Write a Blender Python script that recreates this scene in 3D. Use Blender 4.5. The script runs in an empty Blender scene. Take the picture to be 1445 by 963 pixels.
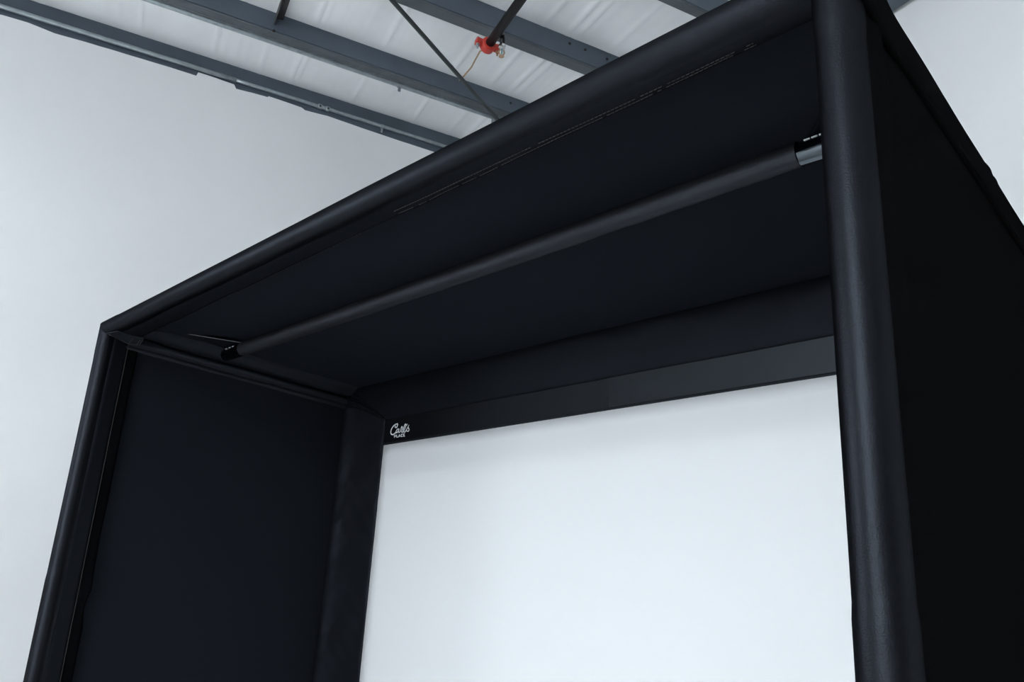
import bpy, bmesh, math, random
from mathutils import Vector, Matrix, noise
random.seed(4)
COL = bpy.context.scene.collection
PI = math.pi
H = 2.60            # height of the enclosure's top rails above the floor
W = 3.20            # enclosure width, post axis to post axis
D = 1.356           # depth from the front posts to the screen
R = 0.041           # radius of the padded rails
CAM = Vector((3.5949, -1.19346, -1.11868))       # relative to the rail height
PD = Vector((0.35561774, 0.93463149, 0))         # the direction in which the purlins run
ED = Vector((-0.93463149, 0.35561774, 0))        # across the purlins, towards the left wall

# ------------------------------------------------------------------ helpers
def rm(a, p, b):
    """room coordinates (across, along the purlins, up from eye height) -> rail-relative point"""
    v = CAM + ED * a + PD * p
    return Vector((v.x, v.y, CAM.z + b))

def n3(x, y, z=0.0):
    return noise.noise(Vector((x, y, z)))

class MB:
    def __init__(s): s.v = []; s.f = []
    def grid(s, fn, us, vs, flip=False):
        o = len(s.v); nv = len(vs)
        for u in us:
            for v in vs: s.v.append(Vector(fn(u, v)))
        for i in range(len(us) - 1):
            for j in range(nv - 1):
                q = (o+i*nv+j, o+(i+1)*nv+j, o+(i+1)*nv+j+1, o+i*nv+j+1)
                s.f.append(q[::-1] if flip else q)
        return s
    def hexa(s, p):
        o = len(s.v); s.v += [Vector(q) for q in p]
        for f in ((0,3,2,1),(4,5,6,7),(0,1,5,4),(1,2,6,5),(2,3,7,6),(3,0,4,7)):
            s.f.append(tuple(o+i for i in f))
        return s
    def box(s, x0, x1, y0, y1, z0, z1, m=None):
        p = [(x0,y0,z0),(x1,y0,z0),(x1,y1,z0),(x0,y1,z0),(x0,y0,z1),(x1,y0,z1),(x1,y1,z1),(x0,y1,z1)]
        return s.hexa([m(*q) for q in p] if m else p)
    def tube(s, pts, r, n=16, caps=True, rfn=None):
        pts = [Vector(p) for p in pts]; o = len(s.v); k = len(pts)
        t = (pts[1]-pts[0]).normalized()
        up = Vector((0,0,1)) if abs(t.z) < .9 else Vector((1,0,0))
        a = t.cross(up).normalized()
        for i, p in enumerate(pts):
            t = (pts[min(i+1,k-1)]-pts[max(i-1,0)]).normalized()
            a = (a - t*a.dot(t)).normalized(); b = t.cross(a)
            for j in range(n):
                th = 2*PI*j/n
                rr = rfn(i, th) if rfn else (r[i] if isinstance(r, (list, tuple)) else r)
                s.v.append(p + (a*math.cos(th)+b*math.sin(th))*rr)
        for i in range(k-1):
            for j in range(n):
                s.f.append((o+i*n+j, o+i*n+(j+1)%n, o+(i+1)*n+(j+1)%n, o+(i+1)*n+j))
        if caps:
            s.f.append(tuple(o+j for j in range(n))[::-1]); s.f.append(tuple(o+(k-1)*n+j for j in range(n)))
        return s
    def rail(s, ring, ts, n=28):
        """ring(t, angle) -> point; a closed tube without caps"""
        o = len(s.v)
        for t in ts:
            for j in range(n): s.v.append(Vector(ring(t, 2*PI*j/n)))
        for i in range(len(ts)-1):
            for j in range(n):
                s.f.append((o+i*n+j, o+i*n+(j+1)%n, o+(i+1)*n+(j+1)%n, o+(i+1)*n+j))
        return s

def lin(a, b, n): return [a+(b-a)*i/(n-1) for i in range(n)]

def obj(name, mb, mat, parent=None, smooth=True, solid=0.0, bevel=0.0, sub=0, autos=None):
    vs = [v + Vector((0,0,H)) for v in mb.v]
    if parent is not None: org = Vector(parent['_org'])
    else:
        lo = [min(v[i] for v in vs) for i in range(3)]; hi = [max(v[i] for v in vs) for i in range(3)]
        org = Vector(((lo[0]+hi[0])/2, (lo[1]+hi[1])/2, lo[2]))
    me = bpy.data.meshes.new(name); me.from_pydata([v-org for v in vs], [], mb.f); me.update()
    bm = bmesh.new(); bm.from_mesh(me)
    if not solid: bmesh.ops.recalc_face_normals(bm, faces=bm.faces)
    bm.to_mesh(me); bm.free()
    o = bpy.data.objects.new(name, me); COL.objects.link(o)
    me.materials.append(mat)
    if smooth: me.polygons.foreach_set('use_smooth', [True]*len(me.polygons))
    if parent is not None: o.parent = parent
    else: o.location = org
    o['_org'] = tuple(org)
    if solid:
        m = o.modifiers.new('thickness', 'SOLIDIFY'); m.thickness = solid; m.offset = 0
    if bevel:
        m = o.modifiers.new('edge', 'BEVEL'); m.width = bevel; m.segments = 2; m.limit_method = 'ANGLE'
    if sub:
        m = o.modifiers.new('sub', 'SUBSURF'); m.levels = sub; m.render_levels = sub
    return o

def tag(o, label=None, cat=None, group=None, kind=None):
    if label: o['label'] = label
    if cat: o['category'] = cat
    if group: o['group'] = group
    if kind: o['kind'] = kind
    return o

def empty(name, loc):
    o = bpy.data.objects.new(name, None); COL.objects.link(o)
    o.empty_display_size = .2
    o.location = Vector(loc)+Vector((0,0,H)); o['_org'] = tuple(o.location)
    return o

# ---------------------------------------------------------------- materials
def mat(name, col, rough=.6, metal=0., spec=.5, bump=None, mottle=None, sheen=0., emit=None):
    m = bpy.data.materials.new(name); m.use_nodes = True
    nt = m.node_tree; b = nt.nodes['Principled BSDF']
    b.inputs['Base Color'].default_value = (*col, 1); b.inputs['Roughness'].default_value = rough
    b.inputs['Metallic'].default_value = metal; b.inputs['Specular IOR Level'].default_value = spec
    if sheen:
        b.inputs['Sheen Weight'].default_value = sheen; b.inputs['Sheen Roughness'].default_value = .5
    if emit:
        b.inputs['Emission Color'].default_value = (*emit[0], 1); b.inputs['Emission Strength'].default_value = emit[1]
    tc = nt.nodes.new('ShaderNodeTexCoord')
    if mottle:      # (scale, amount, stretch)
        mp = nt.nodes.new('ShaderNodeMapping'); mp.inputs['Scale'].default_value = mottle[2]
        nz = nt.nodes.new('ShaderNodeTexNoise'); nz.inputs['Scale'].default_value = mottle[0]; nz.inputs['Detail'].default_value = 5
        rp = nt.nodes.new('ShaderNodeMapRange'); rp.inputs['From Min'].default_value = .3; rp.inputs['From Max'].default_value = .7
        rp.inputs['To Min'].default_value = 1-mottle[1]; rp.inputs['To Max'].default_value = 1+mottle[1]
        mx = nt.nodes.new('ShaderNodeVectorMath'); mx.operation = 'SCALE'; mx.inputs[0].default_value = col
        nt.links.new(tc.outputs['Object'], mp.inputs['Vector']); nt.links.new(mp.outputs[0], nz.inputs['Vector'])
        nt.links.new(nz.outputs['Fac'], rp.inputs['Value']); nt.links.new(rp.outputs[0], mx.inputs['Scale'])
        nt.links.new(mx.outputs[0], b.inputs['Base Color'])
    prev = None
    for (sc, st, dist, stretch) in (bump or []):
        mp = nt.nodes.new('ShaderNodeMapping'); mp.inputs['Scale'].default_value = stretch
        nz = nt.nodes.new('ShaderNodeTexNoise'); nz.inputs['Scale'].default_value = sc; nz.inputs['Detail'].default_value = 3
        bp = nt.nodes.new('ShaderNodeBump'); bp.inputs['Strength'].default_value = st; bp.inputs['Distance'].default_value = dist
        nt.links.new(tc.outputs['Object'], mp.inputs['Vector']); nt.links.new(mp.outputs[0], nz.inputs['Vector'])
        nt.links.new(nz.outputs['Fac'], bp.inputs['Height'])
        if prev: nt.links.new(prev.outputs[0], bp.inputs['Normal'])
        prev = bp
    if prev: nt.links.new(prev.outputs[0], b.inputs['Normal'])
    return m

U = (1,1,1)
WEAVE = (420, .35, .0015, U)
def cloth(name, col, gloss, rough, bump, openness=0):
    """woven cloth: matt body plus a soft lustre without the edge glare of a coated surface"""
    m = mat(name, col, .9, spec=0, bump=bump)
    nt = m.node_tree; b = nt.nodes['Principled BSDF']; out = nt.nodes['Material Output']
    df = nt.nodes.new('ShaderNodeBsdfDiffuse'); df.inputs['Color'].default_value = (*col, 1)
    gl = nt.nodes.new('ShaderNodeBsdfAnisotropic'); gl.inputs['Color'].default_value = (*gloss, 1); gl.inputs['Roughness'].default_value = rough
    ad = nt.nodes.new('ShaderNodeAddShader')
    for l in list(b.inputs['Normal'].links):
        nt.links.new(l.from_socket, df.inputs['Normal']); nt.links.new(l.from_socket, gl.inputs['Normal'])
    nt.nodes.remove(b)
    nt.links.new(df.outputs[0], ad.inputs[0]); nt.links.new(gl.outputs[0], ad.inputs[1]); last = ad
    if openness:    # open mesh weave: the pores close as the cloth is seen more edge-on
        lw = nt.nodes.new('ShaderNodeLayerWeight'); lw.inputs['Blend'].default_value = .5
        mr = nt.nodes.new('ShaderNodeMapRange'); mr.inputs['From Min'].default_value = .37; mr.inputs['From Max'].default_value = .03
        mr.inputs['To Min'].default_value = 0; mr.inputs['To Max'].default_value = openness
        tp = nt.nodes.new('ShaderNodeBsdfTransparent'); tp.inputs['Color'].default_value = (.80, .91, 1, 1); mx = nt.nodes.new('ShaderNodeMixShader')
        nt.links.new(lw.outputs['Facing'], mr.inputs['Value']); nt.links.new(mr.outputs[0], mx.inputs[0])
        nt.links.new(ad.outputs[0], mx.inputs[1]); nt.links.new(tp.outputs[0], mx.inputs[2]); last = mx
    nt.links.new(last.outputs[0], out.inputs[0])
    return m
M_rail   = cloth('black_rail_fabric', (.0006,.0007,.0010), (.0160,.0174,.0205), .37, [WEAVE, (60,.12,.004,(1,1,.6))])
M_sleeve = cloth('grey_black_sleeve', (.012,.0128,.015), (.026,.028,.0325), .45, [WEAVE, (40,.25,.004,(.6,1,1))])
M_panel  = cloth('black_panel_fabric', (.0130,.0150,.0200), (.0012,.0013,.0016), .6, [WEAVE])
M_side   = cloth('shaded_outer_fabric', (.0042,.0042,.0044), (.0016,.0016,.0017), .5, [WEAVE])  # same black fabric, darkened to paint in the shade on the outer right side
M_flap   = cloth('black_flap_fabric', (.0070,.0080,.0105), (.0060,.0066,.0080), .42, [WEAVE, (26,.12,.006,U)])
M_web    = cloth('black_webbing', (.0035,.0036,.0042), (.0005,.0005,.0005), .6, [(700,.5,.002,U)])
M_border = cloth('black_screen_border', (.0065,.007,.009), (.004,.004,.005), .4, [(500,.25,.001,U)], openness=.085)
M_fold   = cloth('folded_rail_fabric', (.0150,.0170,.0215), (.012,.013,.0155), .40, [WEAVE])
M_hem    = cloth('black_hem', (.019,.0215,.025), (.006,.0065,.0075), .45, [(500,.25,.001,U)])
M_thread = mat('grey_thread', (.05,.047,.044), .7)
M_fit    = mat('black_glossy_metal', (.10,.115,.13), .13, metal=1.0)
M_screen = mat('white_screen_cloth', (.795,.80,.805), .8, spec=.2, bump=[(900,.08,.0006,U)])
M_logo   = mat('white_print', (.85,.86,.87), .7, spec=.2)
M_wall   = mat('painted_wall', (.79,.79,.79), .85, spec=.2, mottle=(.9,.035,U), bump=[(70,.05,.003,U)])
M_floor  = mat('concrete_floor', (.74,.74,.73), .5, mottle=(1.5,.15,U))
M_roof   = mat('roof_insulation', (.94,.945,.95), .5, spec=.4, mottle=(3,.04,U))
M_steel  = mat('grey_purlin_paint', (.080,.101,.127), .5, spec=.4, mottle=(4,.12,U))
M_flange = mat('lighter_flange_paint', (.100,.112,.122), .6, spec=.3, mottle=(5,.2,U))  # slightly lighter and browner than the web
M_galv   = mat('galvanised_steel', (.36,.40,.42), .42, metal=.8, mottle=(20,.15,U))
M_rod    = mat('dark_grey_rod', (.055,.062,.064), .5, metal=.3)
M_pipe   = mat('black_pipe_paint', (.006,.006,.0065), .4, spec=.25)
M_red    = mat('red_paint', (.50,.035,.022), .4)
M_brass  = mat('brass', (.50,.33,.22), .35, metal=.8)
M_chrome = mat('bright_metal', (.75,.76,.76), .2, metal=1.)
M_teal   = mat('teal_glass', (.10,.36,.36), .3)
M_wire   = mat('tan_wire', (.42,.29,.17), .6)
M_brown  = mat('dark_brace_steel', (.045,.043,.042), .6)
M_hole   = mat('dark_bolt', (.008,.008,.008), .7)
M_house  = mat('white_lamp_housing', (.7,.7,.7), .5)
LAMP = (0.86, 0.935, 1.0)
FILL = 15.0

# ---------------------------------------------------------- the room shell
def roof_b(a): return 3.2 + .1*a
PMIN, PMAX, AMIN = -12.0, 3.50, -9.0

mb = MB().box(AMIN, 5.6, PMIN, PMAX+.1, -2.6-CAM.z-.1, -2.6-CAM.z, rm)
tag(obj('floor', mb, M_floor, smooth=False), kind='structure')

SEAMS = [(-1.05,.012),(-.42,.009),(.05,.010),(.385,.010),(.615,.014),(.66,.010),(1.09,.009),(1.585,.013),(1.885,.010),
         (2.045,.014),(2.11,.010),(2.36,.009),(2.75,.011),(3.2,.010)]
def roof_pt(a, p):
    h = 0
    if -2.2 < p < 3.6:
        for q, s in SEAMS:
            q2 = q + .015*n3(a*1.3, q*7)
            h -= s*1.3*math.exp(-((p-q2)/.014)**2)
        h += .010*n3(p*6, a*.5, 1.3) + .0035*n3(p*22, a*.8, 7.1) + .0012*n3(p*60, a*2.0, 3.7)
    k = 1.0
    for q in (2.909, 3.708, 4.545, 5.352): k = min(k, abs(a-q)/.16)
    return rm(a, p, roof_b(a) + .75*h*k*k*(3-2*k) - .0)
ps = lin(PMIN, -2.2, 6) + lin(-2.2, 3.6, 420)[1:]
as_ = lin(AMIN, 1.2, 8) + lin(1.2, 5.6, 60)[1:]
mb = MB().grid(roof_pt, as_, ps)
tag(obj('ceiling', mb, M_roof, solid=.01), kind='structure')

# left wall: a painted board whose top edge is ragged where it laps over the eave beam
edge = [(PMIN,3.545),(-1.243,3.545),(-1.231,3.547),(-1.081,3.550),(-1.0,3.541),(-.923,3.532),(-.698,3.540),(-.386,3.545),(-.202,3.547),
        (-.026,3.545),(-.018,3.578),(.10,3.577),(.20,3.572),(.232,3.571),(.250,3.540),(.36,3.548),(.476,3.553),(.479,3.563),(.60,3.560),(.727,3.554),
        (.752,3.541),(.86,3.547),(.922,3.552),(1.10,3.545),(1.248,3.539),(1.50,3.532),(1.805,3.528),(1.965,3.533),(PMAX,3.533)]
fine = []
for (p0,b0),(p1,b1) in zip(edge, edge[1:]):
    k = max(1, int((p1-p0)/.05)) if p0 > -2 else 1
    for i in range(k):
        t = i/k; fine.append((p0+(p1-p0)*t, b0+(b1-b0)*t + (.0022*n3(p0*9+t*9, 3) if 0 < t < 1 else 0)))
fine.append(edge[-1])
mb = MB(); zb = -2.6-CAM.z; n = len(fine)
for a in (5.340, 5.350):
    for p, b in fine: mb.v.append(rm(a, p, zb))
    for p, b in fine: mb.v.append(rm(a, p, b))
for i in range(n-1):
    mb.f.append((i, i+1, n+i+1, n+i)); mb.f.append((2*n+i+1, 2*n+i, 3*n+i, 3*n+i+1)); mb.f.append((n+i, n+i+1, 3*n+i+1, 3*n+i))
tag(obj('wall_left', mb, M_wall, smooth=False), kind='structure')
mb = MB()
mb.hexa([rm(AMIN,PMAX,zb), rm(5.34,PMAX,zb), rm(5.34,PMAX+.1,zb), rm(AMIN,PMAX+.1,zb),
         rm(AMIN,PMAX,roof_b(AMIN)), rm(5.34,PMAX,roof_b(5.34)), rm(5.34,PMAX+.1,roof_b(5.34)), rm(AMIN,PMAX+.1,roof_b(AMIN))])
tag(obj('wall_right', mb, M_wall, smooth=False), kind='structure')
mb = MB().hexa([rm(AMIN,PMIN-.1,zb), rm(5.34,PMIN-.1,zb), rm(5.34,PMIN,zb), rm(AMIN,PMIN,zb),
         rm(AMIN,PMIN-.1,roof_b(AMIN)), rm(5.34,PMIN-.1,roof_b(5.34)), rm(5.34,PMIN,roof_b(5.34)), rm(AMIN,PMIN,roof_b(AMIN))])
tag(obj('wall_rear', mb, mat('grey_wall', (.30,.30,.31), .8), smooth=False), kind='structure')
mb = MB().box(AMIN-.1, AMIN, PMIN, PMAX, zb, roof_b(AMIN), rm)
tag(obj('wall_side', mb, mat('charcoal_wall', (.05,.05,.055), .8), smooth=False), kind='structure')
# grey angle strip where the right wall meets the roof
mb = MB()
def rk(a, p, o): return rm(a, p, roof_b(a)-o)
mb.box(AMIN, 5.3, 3.18, 3.47, .028, .032, rk); mb.box(AMIN, 5.3, 3.175, 3.181, .0, .032, rk)
tag(obj('trim_1', mb, M_steel, smooth=False), kind='structure')

# ------------------------------------------------------------------ purlins
def purlin(name, a, depth, label, flange=.075, lip=True, bolts=()):
    top = roof_b(a)
    root = empty(name, rm(a, 0, top-depth)); tag(root, label, 'roof beam', 'steel beams under the roof')
    p0, p1 = PMIN, PMAX
    mb = MB().box(a, a+.005, p0, p1, top-depth+.010, top+.004, rm)
    mb.box(a+.006, a+.012, p0, p1, top-depth, top-depth+.014, rm)
    mb.box(a+.003, a+.012, p0, p1, top-depth+.011, top-depth+.016, rm)
    obj('web', mb, M_steel, root, smooth=False)
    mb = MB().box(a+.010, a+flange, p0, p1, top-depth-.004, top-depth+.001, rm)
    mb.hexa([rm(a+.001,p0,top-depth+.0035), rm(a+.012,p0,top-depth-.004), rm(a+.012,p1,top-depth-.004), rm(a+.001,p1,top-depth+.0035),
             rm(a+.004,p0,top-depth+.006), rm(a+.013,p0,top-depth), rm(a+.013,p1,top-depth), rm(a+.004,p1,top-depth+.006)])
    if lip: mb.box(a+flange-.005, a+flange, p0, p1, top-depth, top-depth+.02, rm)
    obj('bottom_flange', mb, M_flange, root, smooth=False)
    for (p, b) in bolts:
        c = rm(a-.004, p, b)
        mb = MB().tube([c, c+ED*.006], .0095, 12)
        tag(obj('bolt', mb, M_hole, root, smooth=False))
    return root
purlin('roof_purlin', 2.909, .155, 'grey steel roof beam farthest from the left wall, top right corner of the ceiling', .06)
purlin('roof_purlin', 3.708, .163, 'grey steel roof beam crossed by the black sprinkler pipe', .085,
       bolts=[(2.082,3.517),(2.199,3.516),(2.366,3.513)])
purlin('roof_purlin', 4.545, .150, 'grey steel roof beam crossed by the slanting brace rod', .068,
       bolts=[(2.079,3.594),(.375,3.512)])
purlin('roof_purlin', 5.352, .285, 'grey steel roof beam along the top of the left wall', .04, lip=False)

# conduits
def clip(a, p, b, r, parent, name='conduit_clip', w=.012, tail=.05):
    mb = MB().tube([rm(a, p-w, b), rm(a, p+w, b)], r+.004, 16)
    mb.box(a-.004, a+.004, p-w*.6, p+w*.6, b-r-tail, b-r+.004, rm)
    return obj(name, mb, M_galv, parent, smooth=False, bevel=.0015)
r1 = .0150
root = empty('metal_conduit', rm(5.325, .9, 3.6)); tag(root, 'thin galvanised conduit along the beam above the left wall edge', 'conduit', 'conduits on the roof beams')
bz = lambda p: 3.601 + .002*math.sin(p*1.7)
obj('conduit_tube', MB().tube([rm(5.330, p, bz(p)) for p in lin(PMIN+.3, .24, 30)], r1*1.12, 14), M_galv, root)
obj('conduit_tube', MB().tube([rm(5.330, p, bz(p)) for p in lin(.23, PMAX-.30, 30)], r1*.92, 14), M_galv, root)
for p in (.855, .915):
    mb = MB().tube([rm(5.330, p-.014, bz(p)), rm(5.330, p+.014, bz(p))], r1+.005, 16)
    c = obj('coupling', mb, M_galv, root)
    mb = MB().tube([rm(5.312, p, bz(p)-.006), rm(5.300, p, bz(p)-.010)], .007, 8)
    obj('set_screw', mb, M_hole, c, smooth=False)
clip(5.326, 1.347, 3.596, r1, root, tail=.035)
root = empty('metal_conduit', rm(4.63, .9, 3.51)); tag(root, 'galvanised conduit along the lower edge of the rod crossed beam', 'conduit', 'conduits on the roof beams')
a2, b2, r2 = 4.632, 3.494, .0165
obj('conduit_tube', MB().tube([rm(a2, p, b2) for p in lin(PMIN+.3, 1.985, 40)], r2, 16), M_galv, root)
clip(a2, 1.262, b2, r2, root, tail=.035, w=.016)
mb = MB().box(a2-.03, a2+.03, 1.985, 2.075, b2-.05, b2+.02, rm)
bx = obj('junction_box', mb, M_galv, root, smooth=False, bevel=.004)
obj('screw', MB().tube([rm(a2-.03, 2.0, b2), rm(a2-.038, 2.0, b2)], .010, 10), M_chrome, bx, smooth=False)

# slanting brace rod below the beams
q0 = Vector((3.85, .944)); q1 = Vector((4.604, 2.015)); dq = (q1-q0).normalized()
pa = q0 - dq*2.2; pb = q1 + dq*.75
mb = MB().tube([rm(pa.x+(pb.x-pa.x)*t, pa.y+(pb.y-pa.y)*t, 3.40+.0) for t in lin(0,1,12)], .0140, 12)
# the rod was sighted at 3.46; at 3.40 its plan scales with the height
for v in mb.v:
    d = v - Vector((CAM.x, CAM.y, CAM.z+3.40)); d.x *= 3.40/3.46; d.y *= 3.40/3.46
    v.x = CAM.x + d.x; v.y = CAM.y + d.y
tag(obj('brace_rod', mb, M_rod), 'slim dark brace rod slanting across the ceiling beams', 'rod')

# angle brace between two beams
mb = MB()
def br(a, p, o): return rm(a, p, roof_b(a)-o)
mb.box(3.715, 4.543, .368, .374, .035, .095, br); mb.box(3.715, 4.543, .368, .420, .035, .041, br)
tag(obj('angle_brace', mb, M_brown, smooth=False), 'short dark angle brace between two beams at the top edge', 'brace')

# sprinkler pipe with its red coupling
root = empty('sprinkler_pipe', rm(3.3, 1.512, 3.25)); tag(root, 'black sprinkler pipe with a red coupling hanging below the beams', 'pipe')
pr = .0275
obj('pipe', MB().tube([rm(a, 1.513, 3.25) for a in lin(AMIN+.5, 3.69, 20)], pr, 20), M_pipe, root)
mb = MB()
mb.tube([rm(3.655,1.512,3.25), rm(3.660,1.512,3.25), rm(3.705,1.512,3.25), rm(3.712,1.512,3.25)], [.036,.045,.045,.034], 24)
mb.tube([rm(3.712,1.512,3.25), rm(3.722,1.512,3.25)], [.034,.020], 24)
mb.box(3.662, 3.703, 1.432, 1.480, 3.236, 3.268, rm); mb.box(3.662, 3.703, 1.548, 1.590, 3.236, 3.268, rm)
cp = obj('red_coupling', mb, M_red, root, bevel=.004)
tag(cp, 'red coupling')
for p in (1.447, 1.577):
    mb = MB().tube([rm(3.683, p, 3.205), rm(3.683, p, 3.285)], .0065, 8)
    mb.tube([rm(3.683, p, 3.224), rm(3.683, p, 3.236)], .012, 6); mb.tube([rm(3.683, p, 3.268), rm(3.683, p, 3.279)], .012, 6)
    obj('coupling_bolt', mb, M_brass if p > 1.5 else M_galv, cp, smooth=False)
# branch nipple and sprinkler head
hd = empty('sprinkler_head', rm(3.60, 1.575, 3.22)); hd.parent = root; hd.location = hd.location - root.location
sp = lambda a, p, b: rm(a, p, b)
mb = MB().tube([sp(3.56,1.545,3.25), sp(3.575,1.557,3.235), sp(3.585,1.562,3.215), sp(3.588,1.563,3.20)], .015, 12)
obj('nipple', mb, M_pipe, hd)
mb = MB().tube([sp(3.588,1.563,3.205), sp(3.588,1.563,3.190), sp(3.588,1.563,3.188), sp(3.588,1.563,3.172)], [.021,.021,.015,.013], 8)
obj('threaded_collar', mb, M_chrome, hd, smooth=False)
for s in (-1, 1):
    mb = MB().tube([sp(3.588,1.563+s*.012,3.175), sp(3.588,1.563+s*.018,3.158), sp(3.588,1.563+s*.012,3.140), sp(3.588,1.563,3.132)], .0045, 8)
    obj('frame_arm', mb, M_brass, hd)
obj('glass_bulb', MB().tube([sp(3.588,1.563,3.172), sp(3.588,1.563,3.152), sp(3.588,1.563,3.135)], [.003,.005,.003], 8), M_teal, hd)
mb = MB().tube([sp(3.588,1.563,3.132), sp(3.588,1.563,3.127)], [.014,.017], 14)
obj('deflector', mb, M_brass, hd, smooth=False)

# loose wire on the insulation
W_ = [(4.063,1.657,3.565),(4.115,1.635,3.562),(4.199,1.642,3.56),(4.286,1.650,3.56),(4.392,1.643,3.56),(4.459,1.634,3.56)]
tag(obj('loose_wire', MB().tube([rm(*w) for w in W_], .0055, 8), M_wire), 'loose tan wire hanging by the white roof insulation behind the red coupling', 'wire')

# --------------------------------------------------------- ceiling fixtures
def lamp(a, p, strength, label, la=.45, lp=1.25, drop=.012):
    b = roof_b(a) - .25 - drop
    root = empty('ceiling_light', rm(a, p, b)); tag(root, label, 'ceiling light')
    mb = MB().box(a-la/2-.03, a+la/2+.03, p-lp/2-.03, p+lp/2+.03, b+drop, b+drop+.07, rm)
    obj('housing', mb, M_house, root, smooth=False, bevel=.01)
    m = mat('lamp_diffuser', (.8,.8,.8), .5, emit=(LAMP, strength))
    mb = MB().box(a-la/2, a+la/2, p-lp/2, p+lp/2, b, b+drop+.001, rm)
    obj('diffuser', mb, m, root, smooth=False)
    for s in (-1,1): obj('hanger', MB().tube([rm(a+s*la*.3, p, b+drop+.065), rm(a+s*la*.3, p, roof_b(a+s*la*.3)-.004)], .008, 8), M_galv, root)
lamp(-1.0, -4.4, 45, 'long white ceiling light hanging in front of the enclosure', 2.2, .65)
# unseen glowing panels framed like windows, added to light rails and screen
def fill_panel(k, u0, u1, b0, b1, L, at):
    m = mat('fill_glow', (.8,.85,.9), .6, emit=(LAMP, L))
    w = tag(obj('fill_panel_%d' % k, MB().box(u0, u1, 0, .012, b0, b1, at), m, smooth=False), kind='structure')
    t = .05; mb = MB()
    for q in ((u0-t,u0,b0-t,b1+t),(u1,u1+t,b0-t,b1+t),(u0,u1,b0-t,b0),(u0,u1,b1,b1+t)):
        mb.box(q[0], q[1], 0, .04, q[2], q[3], at)
    obj('fill_panel_frame', mb, M_house, w, smooth=False)
fill_panel(4, -6.6, -4.2, .55, 2.45, FILL*.95, lambda u, d, b: rm(5.34-d, u, b))
for k, a0 in enumerate((-7.6, -5.4, -3.2)): fill_panel(k+1, a0, a0+2.05, .15, 2.3, FILL, lambda u, d, b: rm(u, PMIN+d, b))
# ---------------------------------------------------------- screen enclosure
ENC = empty('screen_enclosure', (W/2, 0, -H))
tag(ENC, 'tall black fabric enclosure on padded rails around the white screen', 'enclosure')
def wob(t, th, k=0., amp=.0012): return amp*n3(t*2.1+k, math.cos(th)*.8, math.sin(th)*.8)

# front top rail: from the left post to the right post, mitred ends
def front_ring(t, th):
    z = math.cos(th); y = math.sin(th)
    x0 = -R*z*1.0; x1 = W + R*z
    x = x0 + (x1-x0)*t
    r = R + wob(x, th, 3.) + (.0018 if x < .13 else 0)
    return (x, y*r, z*r)
FTR = obj('front_top_rail', MB().rail(front_ring, lin(0,1,90)), M_rail, ENC)

def post_ring(cx, sgn, k):
    def f(t, th):
        c = math.cos(th); s = math.sin(th)
        ztop = sgn*R*c            # outer side stands higher: a mitre with the top rail
        z = ztop + (-H-ztop)*t
        r = R + wob(z, th, k) + (.0016 if z < -1.08 else 0) + (.0014 if z > -.13 else 0)
        return (cx + c*r, s*r, z)
    return f
LPOST = obj('front_post', MB().rail(post_ring(0, -1, 11.), lin(0,1,110)), M_rail, ENC)
RPOST = obj('front_post', MB().rail(post_ring(W, 1, 29.), lin(0,1,110)), M_rail, ENC)

# flap under the front rail
def flap_end(x): return .099 - .0155*x + .004*n3(x*3.3, 2.) + .0025*n3(x*9, 5.)
def front_flap(x, v):
    e = flap_end(x); y = -.012 + (e+.012)*v
    z = -.0405 + .0115*v*v + .006*(1-v)**6 + (.004*n3(x*4, y*8, 9.)*v) - .002*math.sin(v*PI)
    return (x, y, z)
FL = obj('front_rail_flap', MB().grid(front_flap, lin(.03, W-.03, 160), lin(0,1,9)), M_flap, ENC, solid=.003)
def stitch_line(f, t0, t1, step, duty, r=.0009, deep=(0,0,.003)):
    """one thread that dips into the cloth between stitches"""
    pts = []; t = t0
    while t < t1:
        e = min(t+step*duty, t1)
        if random.random() > .06: pts += [Vector(f(t)), Vector(f(e))]
        g = min(e+step*(1-duty)*.5, t1)
        pts.append(Vector(f(g)) + Vector(deep)); t += step
    return MB().tube(pts, r, 5)
def st_a(x):
    y = .040 - .003*x + .0015*n3(x*5, 7); v = (y+.012)/(flap_end(x)+.012); p = front_flap(x, v); return (x, y, p[2]-.0022)
def st_b(x):
    y = flap_end(x)-.010; v = (y+.012)/(flap_end(x)+.012); p = front_flap(x, v); return (x, y, p[2]-.0022)
mb = stitch_line(st_a, 1.95, 3.03, .011, .62); mb2 = stitch_line(st_b, 1.94, 3.03, .011, .7)
obj('stitching', mb, M_thread, FL, smooth=False); obj('stitching', mb2, M_thread, FL, smooth=False)
def st_c(x):
    p = front_flap(x, .995); return (x, p[1]+.001, p[2]-.001)
obj('edge_thread', stitch_line(st_c, .9, 1.75, .017, .6, .0007), M_thread, FL, smooth=False)

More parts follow.
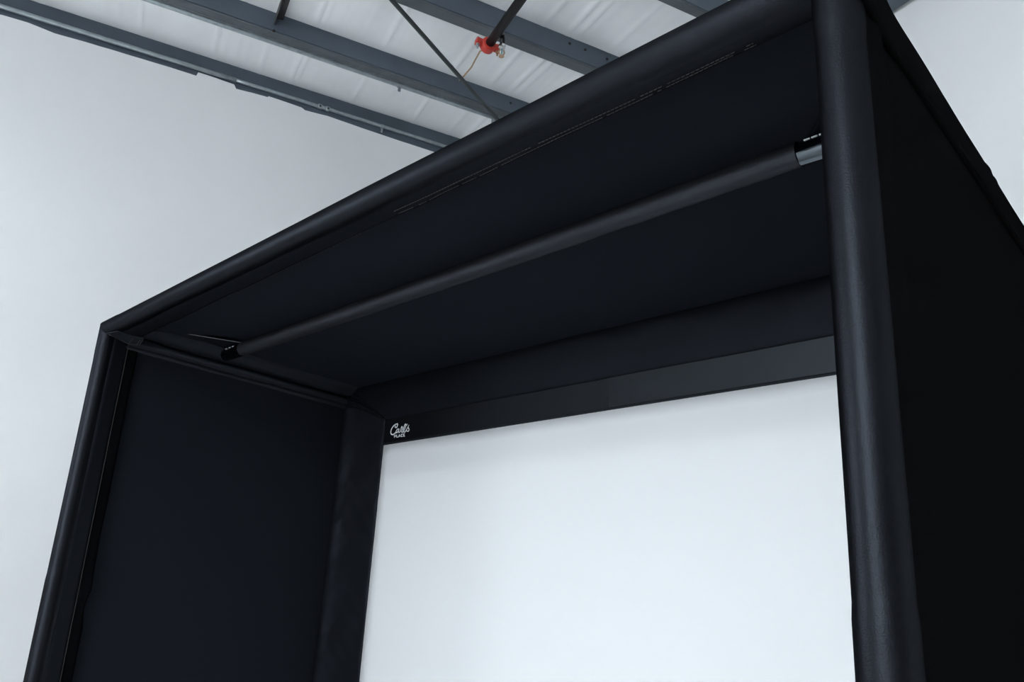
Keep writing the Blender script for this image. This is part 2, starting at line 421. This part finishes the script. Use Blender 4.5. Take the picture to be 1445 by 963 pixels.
# flaps and webbing on the inside of the posts
def post_flap(side):
    fx = (lambda x: x) if side < 0 else (lambda x: W-x)
    def fl(z, v):
        y = .012 + .073*v + .0015*n3(z*3, 4.)*v
        x = .039 - .022*v + .0035*n3(z*2.4, y*9, 2.)*v
        return (fx(x), y, z)
    F = obj('post_flap', MB().grid(fl, lin(-.03, -H+.01, 100), lin(0,1,6), flip=side > 0), M_flap, ENC, solid=.003)
    def wb(z, v):
        w = .050 + .003*n3(z*4, 8.) - (.010 if -1.26 < z < -1.12 else 0)*math.sin((z+1.26)/.14*PI)
        y = .081 + w*v; x = .016 + .004*n3(z*5, 1.)*v + (.012*v*math.exp(-((z+1.12)/.06)**2))
        return (fx(x), y, z)
    S = obj('webbing_strip', MB().grid(wb, lin(.0, -H+.01, 140), lin(0,1,5), flip=side > 0), M_web, ENC, solid=.003)
    def sf(z):
        p = fl(z, .99); return (fx(fx(p[0])+.003), p[1], z)
    obj('seam_thread', MB().tube([sf(z) for z in lin(-.04, -H+.02, 120)], .0011, 6), M_thread, F)
    return F
post_flap(-1); post_flap(1)
# stitched corner patch where the rail flap meets the left post flap
CPO = [Vector((.075,-.036,-.0445)), Vector((.040,.064,-.052)), Vector((.064,.115,-.054))]
CPI = [Vector((.150,-.020,-.0445)), Vector((.150,.045,-.0455)), Vector((.155,.098,-.043))]
def patch(u, v):
    k = 0 if u < 1 else 1; t = u-k
    p = CPO[k].lerp(CPO[k+1], t).lerp(CPI[k].lerp(CPI[k+1], t), v)
    p.z += .002*n3(u*5, v*5); return p
CP = obj('corner_patch', MB().grid(patch, lin(0,2,13), lin(0,1,8)), M_fold, ENC, solid=.002)
def seam(p, q, off=(0,-.0005,-.0018)):
    return MB().tube([patch(p[0]+(q[0]-p[0])*t, p[1]+(q[1]-p[1])*t)+Vector(off) for t in lin(0,1,8)], .0011, 6)
for p, q in (((.1,.02),(1,.02)), ((1,.02),(1.97,.02)), ((1.97,.02),(1.97,.75)), ((1.2,.05),(1.25,.7)), ((1.8,.05),(1.8,.7))):
    obj('seam_thread', seam(p, q), M_thread, CP)

# roof panel, sagging slightly and dipping to the front flap
def roof(x, y):
    z = .036 - .047*math.exp(-((y-.02)/.11)**2) - .012*math.sin(PI*min(max(x/W,0),1))*math.sin(PI*min(max(y/D,0),1))
    z += .004*n3(x*1.6, y*2.2, 6.)
    if x < .12: z -= .020*max(0,(.12-x)/.12)**2
    return (x, y, z)
obj('roof_panel', MB().grid(roof, lin(-.012, W+.012, 90), lin(.025, D+.01, 44)), M_panel, ENC, solid=.003)

# side panels
def lpanel(y, z): return (-.004 + .004*n3(y*1.7, z*1.1, 4.), y, z)
obj('side_panel', MB().grid(lpanel, lin(.02, D, 30), lin(-.03, -H+.01, 60), flip=True), M_panel, ENC, solid=.003)
def rpanel(y, z):
    d = .004*n3(y*1.5, z*.9, 14.)
    d += .008*math.exp(-((y-.075-.03*(-z))/.03)**2)*math.exp(-max(0,-z-.1)*.8)    # soft fold beside the post
    d -= .006*math.exp(-((y-.14-.02*(-z))/.03)**2)*math.exp(-max(0,-z-.1)*.8)
    t = min(1, max(0, (-z-.06)/.25))
    return (W + .034 - .006*t + d, y, z)
obj('side_panel', MB().grid(rpanel, lin(.0, D+.03, 60), lin(-.02, -H+.01, 90)), M_side, ENC, solid=.003)

# side top rails: the left one is seen from inside, with loose folds
PL = [(.115,.037),(.100,.031),(.082,.023),(.069,.011),(.057,.002),(.040,-.003),(.018,-.001),(.010,-.010),(.026,-.015),(.039,-.026),
      (.037,-.038),(.025,-.046),(.013,-.050),(.020,-.057),(.022,-.068),(.014,-.076),(.001,-.074),(-.006,-.062)]
def lrail(t, i):
    y = .05 + (D-.06-.05)*t; x, z = PL[i]
    fr = min(1, max(0, (t-.02)/.12)); k = n3(y*3.2, i*.35, 5.)
    amp = .0045 if i > 2 else .002
    x += amp*k; z += amp*.7*n3(y*3.7, i*.4, 25.)
    if t < .16 and 5 <= i <= 11: x += .010*math.sin(t/.16*PI)*math.cos(i*1.7)
    if t < .22 and i in (2,3,4,5): z -= .008*math.exp(-((t-.07)/.03)**2); x += .010*math.exp(-((t-.05)/.02)**2)
    if t > .8: x += .006*n3(y*18, i*.6, 3.)*(t-.8)/.2
    return (x, y, z)
SR = obj('side_top_rail', MB().grid(lambda t, i: lrail(t, int(i)), lin(0,1,70), list(range(len(PL)))), M_fold, ENC, solid=.003, sub=1)
# right one, seen from outside: a round rail and a fabric pocket ending in a sewn edge
PR = []
for k in range(13):
    th = math.radians(120 - k*11); PR.append((math.cos(th)*R, math.sin(th)*R))
PR += [(.0395,-.022),(.0385,-.045),(.0400,-.064),(.0455,-.074),(.0450,-.081),(.034,-.086)]
def rrail(t, i):
    y = -.02 + (D+.03)*t; x, z = PR[i]
    bump = .0028*math.exp(-((y-.86)/.02)**2) + .0018*math.exp(-((y-.925)/.014)**2)
    front = .016*math.exp(-(y/.10)**2)
    k = .0018*n3(y*4, i*.3, 8.)
    s = 1 + (bump + front + k)/R if i < 13 else 1
    dx = (front*.4 + k) if i >= 13 else 0
    return (W + x*s + dx, y, z*s)
obj('side_top_rail', MB().grid(lambda t, i: rrail(t, int(i)), lin(0,1,110), list(range(len(PR)))), M_side, ENC, solid=.003)

# flaps round the screen at the rear
def diag_x(z): return .02 + max(0., (.055-z))*(.2856/.208)
PT = [(.055,1.318),(.040,1.302),(.020,1.296),(.0,1.298),(-.03,1.307),(-.08,1.322),(-.13,1.336),(-.158,1.345),(-.162,1.352)]
def rtop(u, i):
    z, y = PT[i]; x0 = diag_x(z)-.004; x1 = W - x0; x = x0 + (x1-x0)*u
    z += .004*n3(x*2.2, i*.2, 2.)*(1 if i < 6 else .35)
    y += .006*n3(x*5+z*18, z*9, 12.)*(1 if 1 < i < 7 else .3) + .004*n3(x*1.5, 3.)
    if i == 0: y += .02
    return (x, y, z)
RTF = obj('rear_top_flap', MB().grid(lambda u, i: rtop(u, int(i)), lin(0,1,150), list(range(len(PT))), flip=True), M_flap, ENC, solid=.003, sub=1)
PS = [(-.02,1.330),(-.004,1.302),(.012,1.288),(.034,1.284),(.058,1.294),(.085,1.306),(.13,1.316),(.18,1.326),(.23,1.336),(.28,1.346),(.302,1.350),(.3056,1.355)]
def rear_side(side):
    fx = (lambda x: x) if side < 0 else (lambda x: W-x)
    def f(t, i):
        x, y = PS[i]
        ztop = -.055 - .10*max(0, min(1, x/.3056))
        z = ztop + (-H+.01-ztop)*t
        fold = .45*math.sin((z*1.0 - x*1.9)*17 + 3*n3(x*2, z*1.2, 1.)) + .45*math.sin((z - x*1.25)*52 + 5*n3(x*3, z*2.0, 7.))*(.8+1.2*n3(x*5, z*2.4, 21.))
        y += (.0055*fold + .005*n3(x*7+z*4, z*3-x*5, 31.))*(1 if 2 < i < 10 else .25)
        x += .005*n3(z*6, i*.5, 17.) if i < 6 else .0
        return (fx(x), y, z)
    return obj('rear_side_flap', MB().grid(lambda t, i: f(t, int(i)), lin(0,1,170), list(range(len(PS))), flip=side < 0), M_flap, ENC, solid=.003, sub=1)
rear_side(-1); rear_side(1)
def gather(side):
    fx = (lambda x: x) if side < 0 else (lambda x: W-x)
    def f(u, v):
        # u along the mitre from the corner to the screen, v from the top flap down to the side flap
        a = Vector((.012, 1.300, .050)).lerp(Vector((.3056, 1.348, -.155)), u)
        b = Vector((.000, 1.296, -.070)).lerp(Vector((.3056, 1.350, -.160)), u)
        p = a.lerp(b, v)
        k = math.sin(v*PI)
        p.y -= (.016*k*(1-u) + .014*k*n3(u*7+v*5, v*9, 2.) + .010*math.sin(v*14+u*4)*k*(1-.6*u))
        p.x += .006*n3(u*8, v*8, 41.)*k
        return (fx(p.x), p.y, p.z)
    g = obj('corner_gather', MB().grid(f, lin(0,1,30), lin(0,1,30), flip=side < 0), M_flap, ENC, solid=.003)
    if side < 0:
        def sm(t): p = Vector((.02, 1.296, .05)).lerp(Vector((.302, 1.343, -.152)), t); return (fx(p.x), p.y-.003, p.z)
        obj('seam_cord', MB().tube([sm(t) for t in lin(0,1,14)], .0028, 8), M_web, g)
    return g
gather(-1); gather(1)

# cross bar below the roof
CY, CZ, CR = .463, -.0275, .0310
def sleeve_r(x, th):
    return CR + .0012*n3(x*9, math.cos(th)*1.3, math.sin(th)*1.3) + .0011*n3(x*34, math.cos(th)*1.5+x*6, math.sin(th)*1.5)
xs = lin(.352, 2.935, 240)
def sl(t, th):
    r = sleeve_r(t, th); sag = -.004*math.sin(PI*(t-.352)/2.583)
    return (t, CY + r*math.sin(th), CZ + sag + r*math.cos(th))
mb = MB().rail(sl, xs, 26)
BAR = obj('crossbar_sleeve', mb, M_sleeve, ENC)
def fitting(x0, x1):
    def f(t, th):
        return (t, CY + .0285*math.sin(th), CZ-.002 + .0285*math.cos(th))
    s = 1 if x1 > x0 else -1
    pts = [(x0,CY,CZ-.002),(x0+s*.003,CY,CZ-.002),(x1-s*.004,CY,CZ-.002),(x1,CY,CZ-.002)]
    return obj('pole_fitting', MB().tube(pts, [.0265,.0285,.0285,.025], 32), M_fit, BAR)
fitting(.372, .196); fitting(2.925, 3.08)
def gusset(side):
    fx = (lambda x: x) if side < 0 else (lambda x: W-x)
    d = 0 if side < 0 else -.10
    A = Vector((.352+d*.0, CY-.010, CZ+CR-.002)); B = Vector((.150, .282, .034)); Cc = Vector((.205, CY-.004, CZ+.026))
    if side > 0: A = Vector((.245, CY-.012, CZ+CR-.006)); B = Vector((.085, .30, .030)); Cc = Vector((.125, CY-.004, CZ+.026))
    def f(u, v):
        p = A.lerp(B, u); q = Cc.lerp(B, u); r = p.lerp(q, v); r.z += .006*math.sin(PI*v)*(1-u)
        return (fx(r.x), r.y, r.z)
    g = obj('gusset', MB().grid(f, lin(0,1,12), lin(0,1,8)), M_flap, BAR, solid=.002)
    def e(t): p = A.lerp(B, t); return (fx(p.x), p.y-.001, p.z-.001)
    obj('gusset_edge', MB().tube([e(t) for t in lin(0,1,10)], .0019, 8), mat('lit_edge_tone', (.16,.16,.165), .5) if side < 0 else M_flap, BAR)  # pale colour on the left paints in the lit edge of the gusset
    # white dashes standing in for highlights on the fitting's stitches
    for k in range(3):
        x = (.225 if side < 0 else .195) + k*(.03 if side < 0 else .018)
        mb = MB().tube([(fx(x), CY-.021, CZ+.0185), (fx(x+.014), CY-.021, CZ+.0185)], .0022, 8)
        obj('highlight_dash', mb, M_logo, BAR)
gusset(-1); gusset(1)

# -------------------------------------------------------------- the screen
SCR = empty('projection_screen', (W/2, D, -H+.02))
tag(SCR, 'large white screen with black upper border at the back of the enclosure', 'screen')
X0 = .300; X1 = W-.300
def surf(x, z): return (x, D + .004*n3(x*.8, z*.8, 2.), z)
obj('white_cloth', MB().grid(surf, lin(X0, X1, 40), lin(-.297, -H+.10, 40), flip=True), M_screen, SCR, solid=.003)
def bord(z0, z1):
    return MB().grid(lambda x, z: (x, surf(x,z)[1]-.002 + .0012*n3(x*3,z*8,4.), z), lin(X0, X1, 120), lin(z0, z1, 8), flip=True)
TB = obj('top_border', bord(-.12, -.2875), M_border, SCR); tag(TB, 'black band across the top of the screen')
obj('bottom_border', bord(-H+.14, -H+.02), M_border, SCR, solid=.003)
obj('hem', bord(-.2870, -.2985), M_hem, TB, solid=.003)
def hem(x): return (x, D-.0045+.004*n3(x*.8,-.23,2.), -.2905)
obj('hem_stitching', stitch_line(hem, X0+.02, X1-.02, .012, .6, .0009, (0,.004,0)), M_web, TB, smooth=False)
# printed mark: script word over block capitals
S = {'C1':[(.413,-.197),(.411,-.204),(.406,-.213),(.399,-.214),(.393,-.209),(.395,-.204)],
 'C2':[(.413,-.196),(.399,-.196),(.383,-.201),(.370,-.211),(.362,-.225),(.362,-.238),(.370,-.247),(.384,-.249),(.397,-.244),(.407,-.236)],
 'a':[(.427,-.225),(.415,-.224),(.408,-.231),(.404,-.239),(.411,-.243),(.420,-.237),(.428,-.225),(.425,-.239),(.432,-.244),(.441,-.238)],
 'r':[(.441,-.238),(.447,-.215),(.456,-.223),(.453,-.234),(.452,-.244),(.460,-.246)],
 'l':[(.460,-.246),(.473,-.232),(.480,-.211),(.475,-.204),(.468,-.215),(.464,-.232),(.468,-.244),(.477,-.247),(.485,-.240)],
 'ap':[(.490,-.205),(.485,-.214)],
 's':[(.485,-.240),(.497,-.226),(.504,-.213),(.501,-.225),(.509,-.237),(.505,-.245),(.494,-.244),(.488,-.239)]}
T = {'P':[(.397,-.268),(.393,-.255),(.404,-.255),(.407,-.262),(.397,-.262)],'L':[(.412,-.254),(.416,-.268),(.426,-.267)],
 'A':[(.430,-.269),(.434,-.255),(.445,-.268)],'A2':[(.432,-.263),(.441,-.263)],
 'Cc':[(.461,-.258),(.454,-.255),(.449,-.258),(.452,-.267),(.457,-.269),(.463,-.267)],
 'E':[(.477,-.255),(.467,-.255),(.471,-.269),(.481,-.269)],'E2':[(.469,-.262),(.477,-.262)]}
def spline(p, k=6):
    q = [p[0]] + list(p) + [p[-1]]; out = []
    for i in range(1, len(q)-2):
        for j in range(k):
            t = j/k; r = []
            for c in (0, 1):
                a, b, d, e = q[i-1][c], q[i][c], q[i+1][c], q[i+2][c]
                r.append(.5*((2*b)+(-a+d)*t+(2*a-5*b+4*d-e)*t*t+(-a+3*b-3*d+e)*t**3))
            out.append(tuple(r))
    out.append(tuple(p[-1])); return out
mb = MB()
def ribbon(pts, w):
    o = len(mb.v); y = D - .0062 - o*1.5e-6
    for i, p in enumerate(pts):
        a = pts[max(i-1,0)]; b = pts[min(i+1,len(pts)-1)]; dx, dz = b[0]-a[0], b[1]-a[1]; l = math.hypot(dx, dz) or 1
        nx, nz = -dz/l*w/2, dx/l*w/2
        mb.v += [Vector((p[0]+nx, y, p[1]+nz)), Vector((p[0]-nx, y, p[1]-nz))]
    for i in range(len(pts)-1): mb.f.append((o+2*i, o+2*i+1, o+2*i+3, o+2*i+2))
for k, p in S.items(): ribbon(spline(p), .0060 if k in ('C2','C1') else .0047)
for k, p in T.items(): ribbon(p, .0046)
lg = obj('printed_logo', mb, M_logo, TB, smooth=False, solid=.0012); tag(lg, 'white script logo over small capitals')

# ------------------------------------------------------------------- camera
Rw = ((.7242735,.68689734,.05999949), (-.15618845,.24819546,-.95603566), (-.67158995,.68306007,.28704682))
cd = bpy.data.cameras.new('camera'); co = bpy.data.objects.new('camera', cd); COL.objects.link(co)
mx = Matrix(((Rw[0][0], -Rw[1][0], -Rw[2][0], 0), (Rw[0][1], -Rw[1][1], -Rw[2][1], 0), (Rw[0][2], -Rw[1][2], -Rw[2][2], 0), (0,0,0,1)))
co.matrix_world = Matrix.Translation(CAM + Vector((0,0,H))) @ mx
cd.sensor_width = 36; cd.sensor_fit = 'HORIZONTAL'; cd.lens = 36*1121.48/1445
cd.shift_x = 24.98/1445; cd.shift_y = 50.38/1445; cd.clip_start = .02
sc = bpy.context.scene; sc.camera = co

w = bpy.data.worlds.new('World'); sc.world = w; w.use_nodes = True
w.node_tree.nodes['Background'].inputs[0].default_value = (.8,.9,1,1); w.node_tree.nodes['Background'].inputs[1].default_value = .2
sc.view_settings.view_transform = 'Standard'; sc.view_settings.look = 'None'
sc.view_settings.gamma = 1; sc.view_settings.use_curve_mapping = False
sc.view_settings.exposure = 0.15
sc.cycles.use_denoising = True
sc.cycles.max_bounces = 10; sc.cycles.diffuse_bounces = 6
for o in list(bpy.data.objects):
    if '_org' in o: del o['_org']
